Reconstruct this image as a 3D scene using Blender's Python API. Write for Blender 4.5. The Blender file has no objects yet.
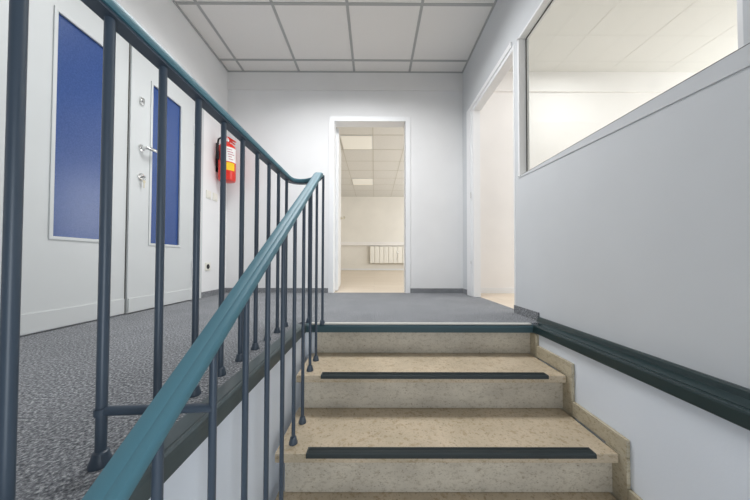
import bpy, bmesh, math, random
from mathutils import Vector, Matrix
random.seed(7)
scene = bpy.context.scene
COL = scene.collection

# ------------------------------------------------------------------ camera
cam_data = bpy.data.cameras.new('camera')
cam_data.sensor_width = 36.0
cam_data.lens = 266.22 / 750 * 36
cam_data.shift_y = 5.04 / 750
cam_data.clip_start = 0.02
cam = bpy.data.objects.new('camera', cam_data)
COL.objects.link(cam)
R = Matrix(((0.99999, 0.0029964, -0.0028296), (-0.0030487, 0.9998212, -0.0186599), (0.0027732, 0.0186684, 0.9998219)))
M = R.to_4x4() @ Matrix.Rotation(math.pi / 2, 4, 'X')
M.translation = Vector((0, 0, 0.367))
cam.matrix_world = M
scene.camera = cam

# ------------------------------------------------------------------ world, lights, exposure
world = bpy.data.worlds.new('world')
scene.world = world
world.use_nodes = True
wbg = world.node_tree.nodes['Background']
wbg.inputs[0].default_value = (0.86, 0.93, 1.0, 1)
wbg.inputs[1].default_value = 0.2

def area(name, loc, direction, sx, sy, power, color):
    d = bpy.data.lights.new(name, 'AREA')
    d.shape = 'RECTANGLE'; d.size = sx; d.size_y = sy
    d.energy = power; d.color = color
    o = bpy.data.objects.new(name, d)
    COL.objects.link(o)
    o.location = loc
    o.rotation_euler = Vector(direction).to_track_quat('-Z', 'Y').to_euler()
    return o

area('stairwell_fill_light', (0.80, -1.25, 0.0), (-1, 0.5, 0.0), 0.9, 1.4, 28, (0.86, 0.93, 1.0))  # added fill behind the viewpoint, brightens the lower left wall
area('right_room_window_light', (4.7, 1.7, 1.4), (-1, 0.2, -0.1), 2.4, 1.7, 62, (0.97, 0.985, 1.0))
area('back_room_window_light', (3.2, 6.3, 1.5), (-1, 0, 0.0), 5.0, 1.6, 108, (0.96, 0.985, 1.0))
lamp = area('hall_ceiling_lamp_light', (-0.25, 1.84, 2.46), (0, 0.06, -1), 1.2, 0.5, 32, (0.97, 0.985, 1.0))

area('side_room_fill_light', (2.0, 2.25, 2.46), (0, 0, -1), 0.6, 0.6, 7.5, (0.98, 0.99, 1.0))  # added to brighten the side room wall seen through the right doorway
lamp.data.spread = math.radians(148)      # unseen ceiling lamp, spread narrowed to keep the upper walls darker

scene.view_settings.view_transform = 'Standard'
scene.view_settings.look = 'None'
scene.view_settings.exposure = 0.14
scene.view_settings.gamma = 1.0
scene.view_settings.use_curve_mapping = False

# ------------------------------------------------------------------ materials
def srgb(r, g, b):
    def f(c):
        c /= 255.0
        return c / 12.92 if c <= 0.04045 else ((c + 0.055) / 1.055) ** 2.4
    return (f(r), f(g), f(b), 1)

def new_mat(name, col, rough=0.6, metal=0.0, spec=0.5):
    m = bpy.data.materials.new(name)
    m.use_nodes = True
    b = m.node_tree.nodes['Principled BSDF']
    b.inputs['Base Color'].default_value = col
    b.inputs['Roughness'].default_value = rough
    b.inputs['Metallic'].default_value = metal
    b.inputs['Specular IOR Level'].default_value = spec
    return m, m.node_tree, b

def coords(nt, scale=None):
    tc = nt.nodes.new('ShaderNodeTexCoord')
    mp = nt.nodes.new('ShaderNodeMapping')
    geo = nt.nodes.new('ShaderNodeNewGeometry')
    nt.links.new(geo.outputs['Position'], mp.inputs['Vector'])
    if scale: mp.inputs['Scale'].default_value = scale
    return mp.outputs['Vector']

def noise(nt, vec, scale, detail=3, rough=0.55):
    n = nt.nodes.new('ShaderNodeTexNoise')
    n.inputs['Scale'].default_value = scale
    n.inputs['Detail'].default_value = detail
    n.inputs['Roughness'].default_value = rough
    nt.links.new(vec, n.inputs['Vector'])
    return n.outputs['Fac']

def ramp(nt, fac, stops):
    r = nt.nodes.new('ShaderNodeValToRGB')
    e = r.color_ramp.elements
    while len(e) < len(stops): e.new(0.5)
    for el, (p, c) in zip(e, stops):
        el.position = p; el.color = c
    nt.links.new(fac, r.inputs['Fac'])
    return r.outputs['Color']

def mix(nt, a, b, fac, mode='MIX'):
    n = nt.nodes.new('ShaderNodeMix')
    n.data_type = 'RGBA'; n.blend_type = mode
    if isinstance(fac, (int, float)): n.inputs[0].default_value = fac
    else: nt.links.new(fac, n.inputs[0])
    for s, v in ((6, a), (7, b)):
        if isinstance(v, tuple): n.inputs[s].default_value = v
        else: nt.links.new(v, n.inputs[s])
    return n.outputs[2]

def bump(nt, b, h, strength, dist=0.002):
    n = nt.nodes.new('ShaderNodeBump')
    n.inputs['Strength'].default_value = strength
    n.inputs['Distance'].default_value = dist
    nt.links.new(h, n.inputs['Height'])
    nt.links.new(n.outputs['Normal'], b.inputs['Normal'])

def paint(name, col, rough=0.7, var=0.03, bscale=220, bstr=0.12, spec=0.3):
    m, nt, b = new_mat(name, col, rough, 0, spec)
    v = coords(nt)
    n = noise(nt, v, 1.7, 3)
    dk = tuple(c * (1 - var) for c in col[:3]) + (1,)
    lt = tuple(min(1, c * (1 + var)) for c in col[:3]) + (1,)
    nt.links.new(ramp(nt, n, [(0.3, dk), (0.7, lt)]), b.inputs['Base Color'])
    bump(nt, b, noise(nt, v, bscale, 2), bstr, 0.001)
    return m

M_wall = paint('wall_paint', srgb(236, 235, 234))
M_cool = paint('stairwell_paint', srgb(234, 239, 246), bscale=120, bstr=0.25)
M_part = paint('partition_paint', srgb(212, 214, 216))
M_room = paint('room_paint', srgb(242, 239, 236))
M_room2 = paint('back_room_paint', srgb(238, 234, 226))
M_frame = paint('white_lacquer', srgb(238, 238, 238), 0.35, 0.01, 60, 0.03, 0.5)
M_door = paint('door_lacquer', srgb(206, 208, 207), 0.4, 0.03, 40, 0.05, 0.5)
M_trim = paint('wall_trim', srgb(232, 230, 228))
M_tbar = paint('grid_bar', srgb(178, 178, 176), 0.5, 0.02, 60, 0.02)
M_tbar2 = paint('pale_grid_bar', srgb(205, 202, 193), 0.5, 0.02, 60, 0.02)
M_gap = paint('dark_joint', srgb(60, 55, 50), 0.8)  # dark tone of the gaskets and joint lines
M_plastic = paint('switch_plastic', srgb(232, 229, 218), 0.35, 0.0, 60, 0.0)
M_hole = paint('black_plastic', srgb(28, 28, 30), 0.45, 0.02, 60, 0.02)
M_bluetrim = paint('dark_rubber_trim', srgb(60, 86, 93), 0.42, 0.10, 90, 0.12, 0.5)
M_edge = paint('landing_edging', srgb(74, 86, 88), 0.4, 0.1, 90, 0.12, 0.5)
M_ledge = paint('ledge_trim', srgb(36, 54, 56), 0.3, 0.12, 90, 0.15, 0.5)
M_strip = paint('tread_rubber', srgb(48, 56, 57), 0.5, 0.14, 130, 0.2, 0.5)
M_metal_strip = paint('carpet_edge', srgb(205, 203, 196), 0.45, 0.04)
M_steel = paint('baluster_paint', srgb(68, 80, 93), 0.4, 0.06, 120, 0.06, 0.5)
M_rail = paint('teal_handrail', srgb(78, 124, 138), 0.5, 0.08, 70, 0.08, 0.5)
M_red = paint('extinguisher_red', srgb(228, 50, 36), 0.3, 0.03, 60, 0.0, 0.5)
M_label = paint('label_white', srgb(238, 236, 232), 0.5, 0.0)
M_yellow = paint('label_yellow', srgb(243, 202, 40), 0.5, 0.0)
M_print = paint('label_print', srgb(205, 150, 156), 0.5, 0.0)
M_rad = paint('radiator_enamel', srgb(246, 243, 235), 0.35, 0.0, 60, 0.0, 0.5)

M_chrome = new_mat('chrome', (0.75, 0.75, 0.74, 1), 0.22, 1.0)[0]
M_brass = new_mat('brass_key', (0.62, 0.56, 0.42, 1), 0.3, 1.0)[0]

# carpet
M_carpet, nt, b = new_mat('grey_carpet', (0.15, 0.15, 0.16, 1), 0.95, 0, 0.1)
v = coords(nt)
n1 = noise(nt, v, 150, 3, 0.7)
n2 = noise(nt, v, 5, 2)
c1 = ramp(nt, n1, [(0.34, srgb(84, 86, 90)), (0.47, srgb(122, 124, 128)), (0.54, srgb(146, 148, 151)), (0.66, srgb(196, 197, 198))])
c2 = mix(nt, c1, ramp(nt, n2, [(0.3, (0.86, 0.86, 0.86, 1)), (0.7, (1, 1, 1, 1))]), 1.0, 'MULTIPLY')
nt.links.new(c2, b.inputs['Base Color'])
bump(nt, b, n1, 0.7, 0.004)

# stone (treads warm, risers greyer)
def stone(name, base, dark, vein):
    m, nt, b = new_mat(name, base, 0.42, 0, 0.45)
    v = coords(nt, (1, 1, 1.6))
    big = noise(nt, v, 5, 4, 0.6)
    mid = noise(nt, v, 42, 4, 0.7)
    fine = noise(nt, v, 130, 2, 0.6)
    c = ramp(nt, big, [(0.3, dark), (0.65, base)])
    c = mix(nt, c, ramp(nt, mid, [(0.36, vein), (0.48, (1, 1, 1, 1))]), 0.75, 'MULTIPLY')
    c = mix(nt, c, ramp(nt, fine, [(0.30, (0.45, 0.40, 0.34, 1)), (0.42, (1, 1, 1, 1))]), 0.55, 'MULTIPLY')
    vo = nt.nodes.new('ShaderNodeTexVoronoi'); vo.inputs['Scale'].default_value = 38
    nt.links.new(v, vo.inputs['Vector'])
    c = mix(nt, c, ramp(nt, vo.outputs['Distance'], [(0.06, (0.40, 0.34, 0.27, 1)), (0.17, (1, 1, 1, 1))]), 0.6, 'MULTIPLY')
    nt.links.new(c, b.inputs['Base Color'])
    bump(nt, b, fine, 0.08, 0.001)
    return m
M_tread = stone('beige_stone', srgb(210, 193, 168), srgb(186, 171, 146), (0.72, 0.64, 0.52, 1))
M_skirt = stone('skirting_stone', srgb(202, 192, 168), srgb(178, 168, 146), (0.70, 0.64, 0.54, 1))
M_riser = stone('greyish_stone', srgb(212, 203, 186), srgb(186, 177, 162), (0.70, 0.66, 0.60, 1))

# ceiling tiles: mineral fibre
def tile_mat(name, col):
    m, nt, b = new_mat(name, col, 0.9, 0, 0.1)
    v = coords(nt)
    n = noise(nt, v, 260, 3, 0.7)
    dk = tuple(c * 0.86 for c in col[:3]) + (1,)
    nt.links.new(ramp(nt, n, [(0.32, dk), (0.5, col)]), b.inputs['Base Color'])
    bump(nt, b, n, 0.2, 0.001)
    return m
M_tile = tile_mat('ceiling_tile', srgb(240, 237, 233))
M_tile2 = tile_mat('room_ceiling_tile', srgb(226, 224, 219))

# laminate floors
def laminate(name, a, c_, rot):
    m, nt, b = new_mat(name, a, 0.4, 0, 0.4)
    v = coords(nt)
    br = nt.nodes.new('ShaderNodeTexBrick')
    br.inputs['Scale'].default_value = 1.0
    br.inputs['Brick Width'].default_value = 1.2
    br.inputs['Row Height'].default_value = 0.19
    br.inputs['Mortar Size'].default_value = 0.002
    br.inputs['Color1'].default_value = a
    br.inputs['Color2'].default_value = c_
    br.inputs['Mortar'].default_value = tuple(x * 0.7 for x in a[:3]) + (1,)
    nt.links.new(v, br.inputs['Vector'])
    v2 = coords(nt, (2, 30, 2))
    g = noise(nt, v2, 2.5, 3)
    c = mix(nt, br.outputs['Color'], ramp(nt, g, [(0.3, (0.85, 0.82, 0.78, 1)), (0.7, (1, 1, 1, 1))]), 0.6, 'MULTIPLY')
    nt.links.new(c, b.inputs['Base Color'])
    return m
M_lam = laminate('light_laminate', srgb(220, 207, 190), srgb(212, 197, 178), 0)

# blue door glazing: opaque-looking blue film with a glossy face
M_blue, nt, b = new_mat('blue_glazing', srgb(58, 84, 158), 0.24, 0, 0.6)
v = coords(nt)
nt.links.new(ramp(nt, noise(nt, v, 160, 2), [(0.3, srgb(44, 72, 128)), (0.7, srgb(60, 86, 142))]), b.inputs['Base Color'])
bump(nt, b, noise(nt, v, 160, 2), 0.12, 0.001)
# clear partition glass
M_glass = bpy.data.materials.new('clear_glass')
M_glass.use_nodes = True
nt = M_glass.node_tree
nt.nodes.clear()
out = nt.nodes.new('ShaderNodeOutputMaterial')
tr = nt.nodes.new('ShaderNodeBsdfTransparent'); tr.inputs[0].default_value = (0.97, 0.985, 0.98, 1)
gl = nt.nodes.new('ShaderNodeBsdfGlossy'); gl.inputs['Roughness'].default_value = 0.02
mx = nt.nodes.new('ShaderNodeMixShader')
mx.inputs[0].default_value = 0.035; nt.links.new(tr.outputs[0], mx.inputs[1]); nt.links.new(gl.outputs[0], mx.inputs[2])
nt.links.new(mx.outputs[0], out.inputs['Surface'])

# ------------------------------------------------------------------ helpers
class MB:
    def __init__(s): s.bm = bmesh.new()
    def box(s, x0, x1, y0, y1, z0, z1, bev=0.0, seg=2):
        r = bmesh.ops.create_cube(s.bm, size=1.0)
        vs = r['verts']
        for v in vs:
            v.co = Vector((x0 + (v.co.x + .5) * (x1 - x0), y0 + (v.co.y + .5) * (y1 - y0), z0 + (v.co.z + .5) * (z1 - z0)))
        if bev > 0:
            es = list({e for v in vs for e in v.link_edges})
            bmesh.ops.bevel(s.bm, geom=es, offset=bev, segments=seg, affect='EDGES', profile=0.6)
        return s
    def lathe(s, prof, origin=(0, 0, 0), axis='Z', n=20):
        """prof: list of (r, h) along the axis"""
        o = Vector(origin); rings = []
        for r, h in prof:
            ring = []
            for i in range(n):
                a = 2 * math.pi * i / n
                p = (r * math.cos(a), r * math.sin(a), h)
                if axis == 'X': p = (h, p[0], p[1])
                elif axis == 'Y': p = (p[0], h, p[1])
                ring.append(s.bm.verts.new(o + Vector(p)))
            rings.append(ring)
        for a, b in zip(rings, rings[1:]):
            for i in range(n):
                s.bm.faces.new((a[i], a[(i + 1) % n], b[(i + 1) % n], b[i]))
        s.bm.faces.new(rings[0][::-1]); s.bm.faces.new(rings[-1])
        return s
    def sweep(s, path, section, up=Vector((0, 0, 1))):
        """section: closed list of (side, up) offsets"""
        path = [Vector(p) for p in path]; rings = []
        for i, p in enumerate(path):
            t = (path[min(i + 1, len(path) - 1)] - path[max(i - 1, 0)]).normalized()
            side = t.cross(up).normalized(); u = side.cross(t).normalized()
            rings.append([s.bm.verts.new(p + side * a + u * b) for a, b in section])
        n = len(section)
        for a, b in zip(rings, rings[1:]):
            for i in range(n):
                s.bm.faces.new((a[i], a[(i + 1) % n], b[(i + 1) % n], b[i]))
        s.bm.faces.new(rings[0][::-1]); s.bm.faces.new(rings[-1])
        return s
    def tube(s, path, r, n=10, up=Vector((0, 0, 1))):
        return s.sweep(path, [(r * math.cos(2 * math.pi * i / n), r * math.sin(2 * math.pi * i / n)) for i in range(n)], up)
    def prism(s, pts, axis, a, b):
        """polygon pts extruded along axis from a to b. axis X: pts=(y,z); Y: pts=(x,z); Z: (x,y)"""
        def P(p, d): return {'X': (d, p[0], p[1]), 'Y': (p[0], d, p[1]), 'Z': (p[0], p[1], d)}[axis]
        A = [s.bm.verts.new(P(p, a)) for p in pts]; B = [s.bm.verts.new(P(p, b)) for p in pts]
        n = len(pts)
        s.bm.faces.new(A); s.bm.faces.new(B[::-1])
        for i in range(n): s.bm.faces.new((A[i], B[i], B[(i + 1) % n], A[(i + 1) % n]))
        return s
    def xform(s, m): bmesh.ops.transform(s.bm, matrix=m, verts=s.bm.verts); return s
    def build(s, name, mat, parent=None, smooth=False):
        bmesh.ops.recalc_face_normals(s.bm, faces=s.bm.faces)
        me = bpy.data.meshes.new(name); s.bm.to_mesh(me); s.bm.free()
        me.materials.append(mat)
        if smooth:
            me.polygons.foreach_set('use_smooth', [True] * len(me.polygons))
            me.set_sharp_from_angle(angle=math.radians(40))
        o = bpy.data.objects.new(name, me); COL.objects.link(o)
        if parent is not None: attach(o, parent)
        return o

def attach(o, parent):
    o.parent = parent
    o.matrix_parent_inverse = Matrix.Translation(-world_loc(parent))
def world_loc(o):
    l = Vector(o.location)
    return l      # things are unrotated empties / meshes at their base, parts are built in world space
def thing(name, label, cat, loc, group=None):
    o = bpy.data.objects.new(name, None); COL.objects.link(o)
    o.empty_display_size = 0.1; o.location = loc
    o['label'] = label; o['category'] = cat
    if group: o['group'] = group
    return o
def tag(o, label, cat, group=None):
    o['label'] = label; o['category'] = cat
    if group: o['group'] = group
    return o
def struct(o, label=None, cat=None):
    o['kind'] = 'structure'
    if label: o['label'] = label
    if cat: o['category'] = cat
    return o

# ------------------------------------------------------------------ setting: dimensions
XL, XR, D, H = -1.661, 0.997, 2.983, 2.5
YN = -1.3                       # how far the shell runs behind the viewpoint
Y0, GO, RI, OV = 1.511, 0.2632, 0.1703, 0.0365
XE, XN = -0.385, 0.900          # landing edge beside the stairs, wall nose on the other side
TL, TR = -.361, .896             # ends of the treads
XP = 1.060                      # far face of the partition

# hall floor (carpet)
struct(MB().prism([(XL - .02, YN), (XE - .05, YN), (XE - .05, Y0 + 0.065), (XR + .02, Y0 + 0.065), (XR + .02, 1.885), (XP, 1.885), (XP, 2.72), (XR + .02, 2.72), (XR + .02, D), (.345, D), (.345, D + .02), (-.455, D + .02), (-.455, D), (XL - .02, D)], 'Z', -0.16, 0.0).build('floor', M_carpet),
       'speckled grey carpet of the upper landing', 'floor')

# walls
struct(MB().box(XL - .12, XL, YN, 1.13, 0, H).box(XL - .12, XL, 2.49, D + .12, 0, H).box(XL - .12, XL, 1.13, 2.49, 1.955, H)
       .box(XL - .12, XL - .09, 1.13, 2.49, 0, 1.955).build('wall_left', M_wall), 'white wall with the double door', 'wall')
struct(MB().box(XL - .12, -.465, D, D + .12, 0, H).box(.355, XP, D, D + .12, 0, H).box(-.465, .355, D, D + .12, 1.938, H)
       .build('wall_back', M_wall), 'white end wall with an open doorway', 'wall')
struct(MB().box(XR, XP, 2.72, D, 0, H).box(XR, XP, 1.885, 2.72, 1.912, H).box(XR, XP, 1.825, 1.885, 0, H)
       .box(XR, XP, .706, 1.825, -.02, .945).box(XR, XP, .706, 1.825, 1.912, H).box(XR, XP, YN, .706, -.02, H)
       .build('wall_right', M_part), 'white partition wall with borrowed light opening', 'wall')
struct(MB().box(.92, XP, YN, Y0 + .10, -2.4, -.02).build('wall_stairwell', M_cool), 'white stairwell wall below the dark ledge', 'wall')
struct(MB().box(XE - .12, XE - .01, YN, Y0 + .03, -2.4, -.16).box(XE - .055, XE - .01, YN, Y0 + .03, -.16, -.004).build('wall_landing', M_cool), 'white stairwell wall under the landing edge', 'wall')
struct(MB().box(XE - .12, TL + .0245, Y0 + .032, Y0 + .06, -2.4, -.02).build('wall_landing_return', M_cool), 'plastered return beside the top riser', 'trim')  # short piece of landing wall, closes the gap beside the riser

# hall ceiling with its suspended grid
struct(MB().box(XL - .12, XP, YN, D + .12, H, H + .05).build('ceiling', M_tile), 'suspended ceiling of square mineral tiles', 'ceiling')
g = MB()
x = -1.4816
while x < XR:
    if x > XL: g.box(x - .012, x + .012, YN, D, H - .004, H + .01)
    x += .625
y = D - .179
while y > YN:
    g.box(XL, XR, y - .012, y + .012, H - .0035, H + .01); y -= .625
struct(g.build('trim_1', M_tbar), 'grey grid bars of the hall ceiling', 'trim')
struct(MB().box(XL, XR, D - .012, D, H - .016, H).box(XL, XL + .012, YN, D, H - .016, H).box(XR - .012, XR, YN, D, H - .016, H).build('trim_2', M_tbar), 'edge angle round the hall ceiling', 'trim')
struct(MB().box(XL, XR, D - .010, D + .01, 2.285, H - .016).build('trim_3', M_trim), 'shallow boxed band along the top of the end wall', 'trim')

# carpet-covered skirting
BB = .052
struct(MB().box(XL, XL + .009, 2.565, D, 0, BB).build('baseboard_left', M_carpet))
struct(MB().box(XL, -.515, D - .009, D, 0, BB).box(.405, XR, D - .009, D, 0, BB).build('baseboard_back', M_carpet))
struct(MB().box(XR - .009, XR, 2.83, D, 0, BB).box(XR - .009, XR, 1.607, 1.885, 0, BB).build('baseboard_right', M_carpet))

# dark rubber edging of the landing, one piece each
def nose(path):
    sec = [(.0, -.042), (.010, -.042), (.013, -.010), (.010, .002), (.002, .006), (-.052, .006), (-.055, .003), (-.055, -.006), (0, -.006)]
    return sec
e = MB()
e.prism([(XE - .055, -.01), (XE - .055, .004), (XE - .052, .005), (XE - .014, .004), (XE - .012, .0015), (XE - .009, .0015), (XE - .007, .007), (XE - .001, .008), (XE + .003, .004), (XE + .004, -.006), (XE + .002, -.042), (XE - .012, -.045), (XE - .012, -.01)], 'Y', YN, Y0 + .004)
struct(e.build('trim_4', M_edge), 'dark slate edging along the landing beside the railing', 'trim')
e = MB()
e.prism([(Y0 + .045, -.01), (Y0 + .045, .000), (Y0 + .006, .000), (Y0, -.004), (Y0 - .003, -.012), (Y0, -.042), (Y0 + .012, -.045), (Y0 + .012, -.01)], 'X', XE - .004, XN + .01)
struct(e.build('trim_5', M_bluetrim), 'dark slate nosing at the top step', 'trim')
struct(MB().box(XE + .02, XN - .006, Y0 + .002, Y0 + .03, .0002, .009, .003).build('trim_6', M_metal_strip), 'pale carpet edge strip above the top nosing', 'trim')
e = MB()
e.prism([(XR, .028), (XR - .008, .028), (XR - .012, .022), (XR - .016, .004), (XN + .040, -.003), (XN + .038, -.010), (XN + .031, -.010), (XN + .028, .000), (XN + .008, .0035), (XN + .002, .0025), (XN, -.004), (XN - .001, -.038), (XN + .006, -.042), (XN + .022, -.042), (XN + .022, -.02), (XR, -.02)], 'Y', YN, Y0)
e.prism([(XR, .028), (XR - .008, .028), (XR - .012, .022), (XR - .016, .004), (XN + .07, -.003), (XN + .07, -.02), (XR, -.02)], 'Y', Y0, Y0 + .096)
struct(e.build('trim_7', M_ledge), 'dark green ledge running along the right wall', 'trim')

# ------------------------------------------------------------------ right-hand doorway and window of the partition
f = MB()
f.box(XR - .012, XR, 2.715, 2.825, 0, 1.955, .003).box(XR - .012, XR, 1.90, 2.715, 1.912, 1.955, .003)
f.box(XR - .004, XP + .004, 2.655, 2.722, 0, 1.914, .003).box(XR - .004, XP + .012, 1.885, 2.655, 1.880, 1.914, .003)
f.box(XR - .004, XP + .004, 1.870, 1.888, 0, 1.914, .003)
struct(f.build('trim_8', M_frame), 'white frame of the doorway in the right wall', 'trim')
struct(MB().box(XR - .014, XR - .0118, 2.70, 2.711, .33, .36).box(XR - .014, XR - .0118, 2.70, 2.711, 1.0, 1.06).build('trim_9', M_metal_strip))
w = struct(MB().box(XR - .001, XP + .005, 1.812, 1.83, .945, 1.912).box(XR + .001, XP + .005, .705, .718, .945, 1.912).box(XR - .001, XP + .005, .705, 1.83, 1.90, 1.915).box(XR - .001, XP + .005, .705, 1.83, .938, .948)
           .build('window_1', M_frame), 'interior window of the right partition', 'window')
attach(MB().box(XR + .052, XR + .056, .718, 1.812, .948, 1.90).build('pane', M_glass), w)
attach(MB().box(XR + .046, XR + .050, 1.806, 1.812, .948, 1.90).box(XR + .046, XR + .05, .718, 1.812, 1.894, 1.90).build('gasket', M_gap), w)
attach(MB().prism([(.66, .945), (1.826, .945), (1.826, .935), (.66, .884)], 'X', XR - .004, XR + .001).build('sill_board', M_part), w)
attach(MB().box(XR - .0045, XR - .0036, .66, 1.826, .9435, .945).build('gasket', M_gap), w)

# ------------------------------------------------------------------ right room
struct(MB().box(XP, 5.2, YN, D + .02, -.05, 0).build('floor_side_room', M_lam), 'pale laminate floor of the side room', 'floor')
struct(MB().box(XP, 5.2, YN, D + .12, H, H + .05).build('ceiling_side_room', M_tile2), 'ceiling of the side room', 'ceiling')
g = MB()
for i in range(8): g.box(XP + .33 + i * .625 - .006, XP + .33 + i * .625 + .006, YN, D, H - .0015, H + .01)
y = D - .5
while y > YN:
    g.box(XP, 5.2, y - .006, y + .006, H - .001, H + .01); y -= .625
struct(g.build('trim_10', M_tile2))
struct(MB().box(XP, 5.2, D, D + .12, 0, H).build('wall_side_room', M_room), 'cream end wall of the side room', 'wall')
struct(MB().box(XP, 5.2, D - .02, D, 2.275, H).build('trim_11', M_room), 'boxed band at the top of the side room wall', 'trim')
struct(MB().box(XP, 5.2, D - .012, D, 0, .06).build('baseboard_side_room', M_frame))
struct(MB().box(5.2, 5.3, YN, D + .12, 0, .75).box(5.2, 5.3, YN, D + .12, 2.35, H).build('wall_side_room_outer', M_room))
struct(MB().box(XP, 5.3, YN - .1, YN, 0, H).build('wall_side_room_near', M_room))

# ------------------------------------------------------------------ doorway to the back room
f = MB()
f.box(-.512, -.455, D - .014, D + .002, 0, 1.985, .003).box(.345, .402, D - .014, D + .002, 0, 1.985, .003).box(-.455, .345, D - .014, D + .002, 1.93, 1.985, .003)
f.box(-.470, -.455, D, D + .125, 0, 1.94).box(.345, .360, D, D + .125, 0, 1.94).box(-.455, .345, D, D + .125, 1.93, 1.945)
struct(f.build('trim_12', M_frame), 'white frame of the doorway in the end wall', 'trim')
struct(MB().box(.3445, .3465, D - .016, D - .004, .01, 1.93).build('trim_13', M_gap))
d = MB().box(0, .80, -.04, 0, .008, 1.92, .003)
rot = Matrix.Translation((-.462, D + .13, 0)) @ Matrix.Rotation(math.radians(95), 4, 'Z')
d1 = struct(d.xform(rot).build('door_1', M_frame), 'white door leaf standing open into the back room', 'door')
hd = MB().lathe([(.022, 0), (.022, .008), (.010, .010), (.010, .05)], (.73, -.04, .97), 'Y', 14)
hd.xform(Matrix.Identity(4))
bm2 = MB()
bm2.lathe([(.022, -.048), (.022, -.04)], (.73, 0, .97), 'Y', 14).tube([(.73, -.045, .97), (.73, -.085, .97), (.71, -.092, .97), (.60, -.092, .97)], .009)
hd.bm.free()
attach(bm2.xform(rot).build('door_handle', M_brass, smooth=True), d1)

# back room
BX0, BX1, BY, BH = -1.75, 3.4, 9.6, 2.66
struct(MB().box(BX0, BX1, D + .02, BY, -.05, 0).build('floor_back_room', M_lam), 'pale wood floor of the back room', 'floor')
struct(MB().box(BX0, BX1, D + .12, BY + .1, BH, BH + .05).build('ceiling_back_room', M_tile2), 'tiled ceiling of the back room', 'ceiling')
struct(MB().box(BX0, BX1, BY, BY + .1, 0, BH).build('wall_back_room', M_room2), 'cream far wall of the back room', 'wall')
struct(MB().box(BX0 - .1, BX0, D + .12, BY + .1, 0, BH).build('wall_back_room_left', M_room2))
struct(MB().box(BX1, BX1 + .1, D + .12, BY + .1, 0, .8).box(BX1, BX1 + .1, D + .12, BY + .1, 2.4, BH).build('wall_back_room_right', M_room2))
struct(MB().box(BX0, -.46, D + .12, D + .14, 0, BH).box(.36, BX1, D + .12, D + .14, 0, BH).box(-.46, .36, D + .12, D + .14, 1.945, BH).build('wall_back_room_near', M_room2))
struct(MB().box(BX0, BX1, BY - .012, BY, 0, .06).build('baseboard_back_room', M_frame))
struct(MB().box(BX0, BX1, BY - .10, BY, .885, 1.01, .006).build('trim_14', M_room), 'cable duct along the far wall of the back room', 'trim')
g = MB()
x = -.03 - .625 * 2
while x < BX1:
    g.box(x - .010, x + .010, D + .14, BY, BH - .003, BH + .01); x += .625
for i in range(9):
    y = 4.2 + i * .625 * 1.03
    g.box(BX0, BX1, y - .010, y + .010, BH - .003, BH + .01)
struct(g.build('trim_15', M_tbar2), 'grid bars of the back room ceiling', 'trim')
M_lamp, nt, b = new_mat('lamp_diffuser', srgb(250, 248, 240), 0.4)
b.inputs['Emission Color'].default_value = (1, .97, .9, 1); b.inputs['Emission Strength'].default_value = 0.08
for i, (yy, lab) in enumerate(((5.15, 'pale square ceiling light, nearer of two in the back room'), (7.75, 'pale square ceiling light, farther of two in the back room'))):
    t = thing('ceiling_light', lab, 'ceiling light', (-.342, yy, BH), 'ceiling lights of the back room')
    MB().box(-.342 - .30, -.342 + .30, yy - .30, yy + .30, BH - .012, BH + .0, .003).build('frame', M_frame, t)
    MB().box(-.342 - .285, -.342 + .285, yy - .285, yy + .285, BH - .016, BH - .011, .002).build('diffuser', M_lamp, t)

# radiator
t = thing('radiator', 'white panel radiator low on the far wall of the back room', 'radiator', (.60, BY - .06, .22))
m = MB()
for i in range(9):
    x0 = -.15 + i * .165
    m.box(x0, x0 + .150, BY - .13, BY - .05, .25, .84, .025, 3)
m.box(-.15, 1.32, BY - .10, BY - .06, .27, .82)
m.build('panel', M_rad, t)
MB().box(-.16, 1.33, BY - .125, BY - .05, .835, .855, .004).build('top_grille', M_rad, t)
MB().tube([(.83, BY - .145, .62), (.84, BY - .15, .50), (.80, BY - .145, .40), (.82, BY - .145, .35)], .006).lathe([(.02, 0), (.024, .05), (.018, .07)], (.83, BY - .145, .60), 'Z', 12).build('valve', M_chrome, t, True)
for xx in (.1, 1.05):
    MB().box(xx, xx + .03, BY - .06, BY - .002, .30, .78).build('bracket', M_rad, t)

# ------------------------------------------------------------------ double door on the left wall
YA, YM, YB2 = 1.195, 1.785, 2.415
f = MB()
f.box(XL - .10, XL + .012, YB2 + .004, YB2 + .14, 0, 1.985, .003).box(XL - .10, XL + .012, YA - .14, YA - .004, 0, 1.985, .003).box(XL - .10, XL + .012, YA - .004, YB2 + .004, 1.905, 1.985, .003)
struct(f.build('trim_16', M_door), 'pale frame of the double door on the left', 'trim')
def leaf(nm, lab, y0, y1, px0, px1, xf):
    # stiles, rails, bead, glazing and kick board
    zb, zt, top = .482, 1.668, 1.90
    m = MB()
    m.box(xf - .04, xf, y0, px0, .006, top).box(xf - .04, xf, px1, y1, .006, top).box(xf - .04, xf, px0, px1, .006, zb).box(xf - .04, xf, px0, px1, zt, top)
    dd = struct(m.build(nm, M_door), lab, 'door')
    b = MB()
    w = .014
    b.box(xf - .006, xf + .006, px0 - w, px0 + .004, zb - w, zt + w, .003).box(xf - .006, xf + .006, px1 - .004, px1 + w, zb - w, zt + w, .003)
    b.box(xf - .006, xf + .006, px0, px1, zb - w, zb + .004, .003).box(xf - .006, xf + .006, px0, px1, zt - .004, zt + w, .003)
    attach(b.build('glazing_bead', M_door), dd)
    p = MB().box(xf - .016, xf - .010, px0, px1, zb, zt).build('pane', M_blue); p['label'] = 'blue glazing'
    attach(p, dd)
    attach(MB().box(xf, xf + .008, y0 + .004, y1 - .004, .010, .105, .002).build('kick_board', M_door), dd)
    return dd
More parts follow.
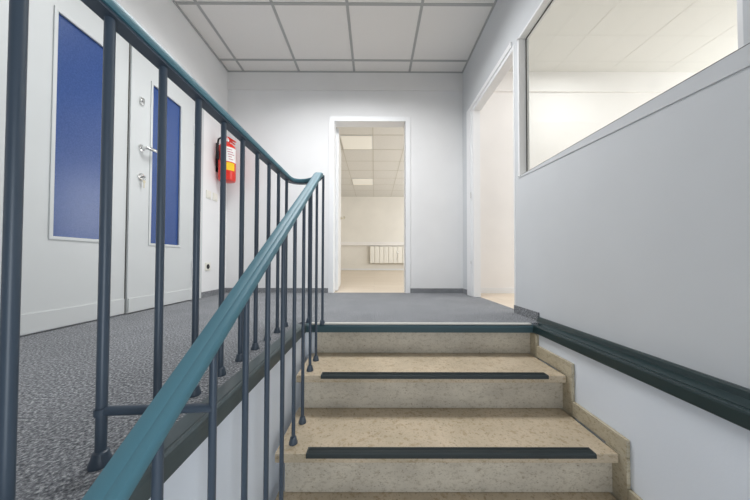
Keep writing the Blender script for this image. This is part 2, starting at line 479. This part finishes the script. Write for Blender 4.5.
dl = leaf('door_2', 'white door leaf with a broad blue pane, left of the double door', YA, YM - .006, 1.372, 1.648, XL + .000)
dr = leaf('door_3', 'white door leaf with handle and keys beside a blue pane', YM, YB2, 1.955, 2.248, XL + .014)
XD = XL + .014
attach(MB().box(XL - .004, XL + .001, YM - .006, YM - .0005, .006, 1.90).build('rebate', M_gap), dl)
h = MB().lathe([(.024, 0), (.024, .007), (.012, .010), (.010, .045)], (XD, 1.868, 1.152), 'X', 16)
h.tube([(XD + .030, 1.868, 1.152), (XD + .048, 1.870, 1.152), (XD + .054, 1.885, 1.152), (XD + .054, 1.94, 1.155), (XD + .050, 1.962, 1.156)], .012)
attach(h.build('door_handle', M_chrome, smooth=True), dr)
lk = MB().lathe([(.026, 0), (.026, .006), (.018, .009), (.011, .010), (.011, .014)], (XD, 1.872, .948), 'X', 18)
attach(lk.build('lock', M_chrome, smooth=True), dr)
lk2 = MB().box(XD, XD + .012, 1.846, 1.880, 1.458, 1.508, .004).lathe([(.010, 0), (.010, .02)], (XD, 1.863, 1.484), 'X', 12)
attach(lk2.build('latch', M_chrome, smooth=True), dr)
for yy, z0, z1 in ((2.409, .18, .36), (2.409, 1.42, 1.60)):
    attach(MB().lathe([(.008, z0), (.008, z1)], (XD + .006, yy, 0), 'Z', 10).build('hinge', M_frame, smooth=True), dr)
# keys hanging in the lock
KY, KZ = 1.872, .948
k = thing('key_ring', 'small bunch of keys hanging from the lock of the left double door', 'keys', (XD + .02, KY, KZ))
ring = [(XD + .026, KY + .010 * math.sin(a), KZ - .012 + .012 * math.cos(a)) for a in [i * 2 * math.pi / 14 for i in range(15)]]
MB().tube(ring, .0015, 6, Vector((1, 0, 0))).build('ring', M_chrome, k, True)
MB().box(XD + .0145, XD + .022, KY - .002, KY + .002, KZ - .004, KZ + .004).lathe([(.010, KY - .002), (.010, KY + .002)], (XD + .026, 0, KZ), 'Y', 14).build('key', M_chrome, k)
MB().lathe([(.011, XD + .0225), (.011, XD + .0250)], (0, KY, KZ - .032), 'X', 12).box(XD + .0225, XD + .0250, KY - .003, KY + .003, KZ - .078, KZ - .040).build('key', M_brass, k)

# ------------------------------------------------------------------ switches and socket
for i, (yy, lab) in enumerate(((2.655, 'white light switch beside the double door, nearer the door frame'), (2.765, 'white light switch left of the fire extinguisher, nearer the corner'))):
    s = thing('light_switch', lab, 'light switch', (XL, yy, 1.016), 'switches on the left wall')
    MB().box(XL, XL + .008, yy - .038, yy + .038, .976, 1.056, .003).build('cover_plate', M_plastic, s)
    MB().prism([(XL + .006, .990), (XL + .012, .990), (XL + .009, 1.042), (XL + .006, 1.042)], 'Y', yy - .026, yy + .026).build('rocker', M_plastic, s)
s = thing('wall_socket', 'white power socket low on the left wall above the skirting', 'socket', (XL, 2.655, .297))
MB().box(XL, XL + .009, 2.655 - .040, 2.655 + .040, .257, .337, .003).build('cover_plate', M_plastic, s)
MB().lathe([(.024, XL + .008), (.024, XL + .0105), (.019, XL + .011)], (0, 2.655, .297), 'X', 18).build('socket_well', M_hole, s)

# ------------------------------------------------------------------ fire extinguisher
EX, EY, EZ = -1.556, 2.80, 1.188
t = thing('fire_extinguisher', 'red fire extinguisher hanging on the white wall near the corner', 'fire extinguisher', (EX, EY, EZ))
r = .082
MB().lathe([(.060, 0), (.077, .006), (r, .022), (r, .34), (.075, .372), (.052, .396), (.024, .408), (.020, .425)], (EX, EY, EZ), 'Z', 32).build('cylinder', M_red, t, True)
def wrap(z0, z1, a0, a1, mat, rr, nm):
    m = MB(); n = 12; A = []; B = []
    for i in range(n + 1):
        a = math.radians(a0 + (a1 - a0) * i / n)
        A.append(m.bm.verts.new((EX + rr * math.cos(a), EY + rr * math.sin(a), z0)))
        B.append(m.bm.verts.new((EX + rr * math.cos(a), EY + rr * math.sin(a), z1)))
    for i in range(n): m.bm.faces.new((A[i], A[i + 1], B[i + 1], B[i]))
    o = m.build(nm, mat, t, True); return o
lb = wrap(EZ + .195, EZ + .345, -72, 10, M_label, r + .0008, 'label_plate')
for j in range(5):
    zz = EZ + .315 - j * .025
    o = wrap(zz, zz + .010, -64 + 3 * j, -30 + 9 * (j % 3), M_print, r + .0014, 'label_print')
    o.parent = lb; o.matrix_parent_inverse = Matrix.Identity(4)
    o.matrix_parent_inverse = lb.matrix_world.inverted()
    o.location = o.location
wrap(EZ + .105, EZ + .185, -66, -8, M_yellow, r + .0008, 'label_plate')['label'] = 'yellow label'
MB().lathe([(.022, .420), (.026, .428), (.026, .448), (.014, .455), (.014, .468)], (EX, EY, EZ), 'Z', 20).build('valve_head', M_chrome, t, True)
MB().prism([(EX - .015, EZ + .462), (EX + .015, EZ + .440), (EX + .085, EZ + .420), (EX + .088, EZ + .428), (EX + .015, EZ + .475), (EX - .015, EZ + .478)], 'Y', EY - .012, EY + .012).build('lever', M_red, t)
MB().prism([(EX + .01, EZ + .430), (EX + .075, EZ + .395), (EX + .08, EZ + .402), (EX + .02, EZ + .445)], 'Y', EY - .012, EY + .012).build('carry_handle', M_red, t)
MB().tube([(EX - .01, EY - .02, EZ + .438), (EX - .03, EY - .06, EZ + .445), (EX - .046, EY - .084, EZ + .415), (EX - .050, EY - .088, EZ + .36), (EX - .049, EY - .086, EZ + .29)], .009, 10, Vector((0, 1, 0))).lathe([(.010, .205), (.012, .22), (.0115, .295)], (EX - .049, EY - .086, EZ), 'Z', 14).build('hose', M_hole, t, True)
MB().lathe([(.016, EX + .0), (.016, EX + .012)], (0, EY - .03, EZ + .44), 'X', 14).build('gauge', M_label, t, True)
MB().box(XL, XL + .006, EY - .03, EY + .03, EZ + .10, EZ + .40).box(XL + .006, EX - r + .004, EY - .015, EY + .015, EZ + .30, EZ + .33).box(XL + .006, EX - r + .004, EY - .015, EY + .015, EZ + .12, EZ + .15).build('wall_bracket', M_hole, t)

# ------------------------------------------------------------------ staircase
st = thing('staircase', 'beige speckled stone stairs rising to the carpeted landing', 'stairs', (.25, Y0, -RI * 6))
NST = 6
TL, TR = -.361, .896
for k in range(NST):
    yr = Y0 + OV - k * GO            # riser plane
    zt = -RI * k                     # level it rises to
    top = -.012 if k == 0 else zt - .033
    MB().box(TL + .026, .905, yr, yr + .02, zt - RI + .0015, top, .0008, 1).build('riser', M_riser, st)
for k in range(1, NST):
    yn = Y0 - k * GO; yb = Y0 + OV - (k - 1) * GO
    zt = -RI * k
    tr = MB().box(TL, TR, yn, yb + .01, zt - .033, zt, .004, 2).build('tread', M_tread, st)
    s = MB().prism([(yn + .034, zt - .001), (yn + .032, zt + .003), (yn - .002, zt + .0035), (yn - .0055, zt), (yn - .0055, zt - .013), (yn, zt - .013), (yn, zt - .001)], 'X', -.246, .812)
    for j in range(4):
        s.box(-.240, .806, yn + .002 + j * .0075, yn + .005 + j * .0075, zt + .0025, zt + .0048)
    s = s.build('anti_slip_strip', M_strip)
    s.parent = tr; s.matrix_parent_inverse = Matrix.Identity(4)
# stone skirting on the wall side, one slab along each tread and one up each riser
for k in range(NST):
    yr = Y0 + OV - k * GO
    zt = -RI * k
    ztop = -.045 if k == 0 else zt - .0015
    MB().box(.905, .9192, yr - .058, yr + .03, zt - RI - .02, ztop, .0012, 1).build('side_skirting', M_skirt, st)
    z1 = zt - RI
    MB().box(.905, .9192, yr - GO - .058, yr - .0595, z1, z1 + .064, .0012, 1).build('side_skirting', M_skirt, st)

# ------------------------------------------------------------------ railing
XG, XS = -.488, -.310
SL = RI / GO
rl = thing('stair_railing', 'teal handrail on slate balusters around the stairwell edge', 'railing', (XG, Y0, 0))
path = []
zG = .822
y = -.25
while y < 1.40:
    path.append((XG, y, zG)); y += .15
cx, cy, rr = (XG + XS) / 2, 1.490, (XS - XG) / 2
path.append((XG, 1.42, zG))
for i in range(0, 19):
    a = math.pi - math.pi * i / 18
    s = i / 18
    z = zG + .026 * s * s * (3 - 2 * s)
    path.append((cx + rr * math.cos(a), cy + rr * 1.1 * math.sin(a), z))
def rail_z(y): return .860 - (1.511 - y) * SL
for i, y in enumerate((1.44, 1.40, 1.35, 1.28, 1.1, .9, .7, .5, .3, .1, -.1, -.3)):
    z = rail_z(y) - (.0)
    if i == 0: z = zG + .008
    path.append((XS, y, z))
# smooth the joints a little
P = [Vector(p) for p in path]
for it in range(2):
    Q = P[:]
    for i in range(10, 36):
        if 0 < i < len(P) - 1: Q[i] = P[i] * .5 + (P[i - 1] + P[i + 1]) * .25
    P = Q
def rsec(w, h0, h1, c):
    return [(-w, h0), (-w + .002, h0 - .003), (w - .002, h0 - .003), (w, h0), (w, h1 - c), (w - c * .4, h1 - c * .3), (w - c * 1.4, h1), (-.004, h1), (-.0055, h1 - .0007), (-.007, h1), (-w + c * 1.4, h1), (-w + c * .4, h1 - c * .3), (-w, h1 - c)]
MB().sweep(P, rsec(.0215, -.004, .015, .006)).build('handrail', M_rail, rl, True)
MB().sweep(P, [(-.015, -.013), (.015, -.013), (.015, -.002), (-.015, -.002)]).build('flat_bar', M_steel, rl)
foot_me = {}
def baluster(x, y, z0, z1, r):
    key = round(z1 - z0, 3), r
    m = MB().lathe([(r, z0), (r, z1)], (x, y, 0), 'Z', 14).build('baluster', M_steel, rl, True)
    f = MB().lathe([(.0165, z0), (.0165, z0 + .006), (.0135, z0 + .014), (.0115, z0 + .024), (r, z0 + .026)], (x, y, 0), 'Z', 18).build('foot', M_steel, None, True)
    f.parent = m; f.matrix_parent_inverse = Matrix.Identity(4)
    return m
for i in range(-1, 9):
    baluster(XG, .484 + .1238 * i, 0.0, zG - .010, .0082)
baluster(-.385, 1.580, 0, zG + .010, .0082)
baluster(-.294, 1.524, 0.0, zG + .030, .0072)
for k in range(0, 10):
    y = 1.4325 - k * (GO / 2 - .00115)
    zt = -RI * (1 + k // 2)
    baluster(XS, y, zt, rail_z(y) - .014, .0072)
# link bar between the two rows
yb = .484
MB().tube([(XG, yb, .095), (XS, .519, .082)], .0083, 12).lathe([(.011, -.006), (.011, .006)], (XG, yb, .095), 'Z', 12).build('link_bar', M_steel, rl, True)
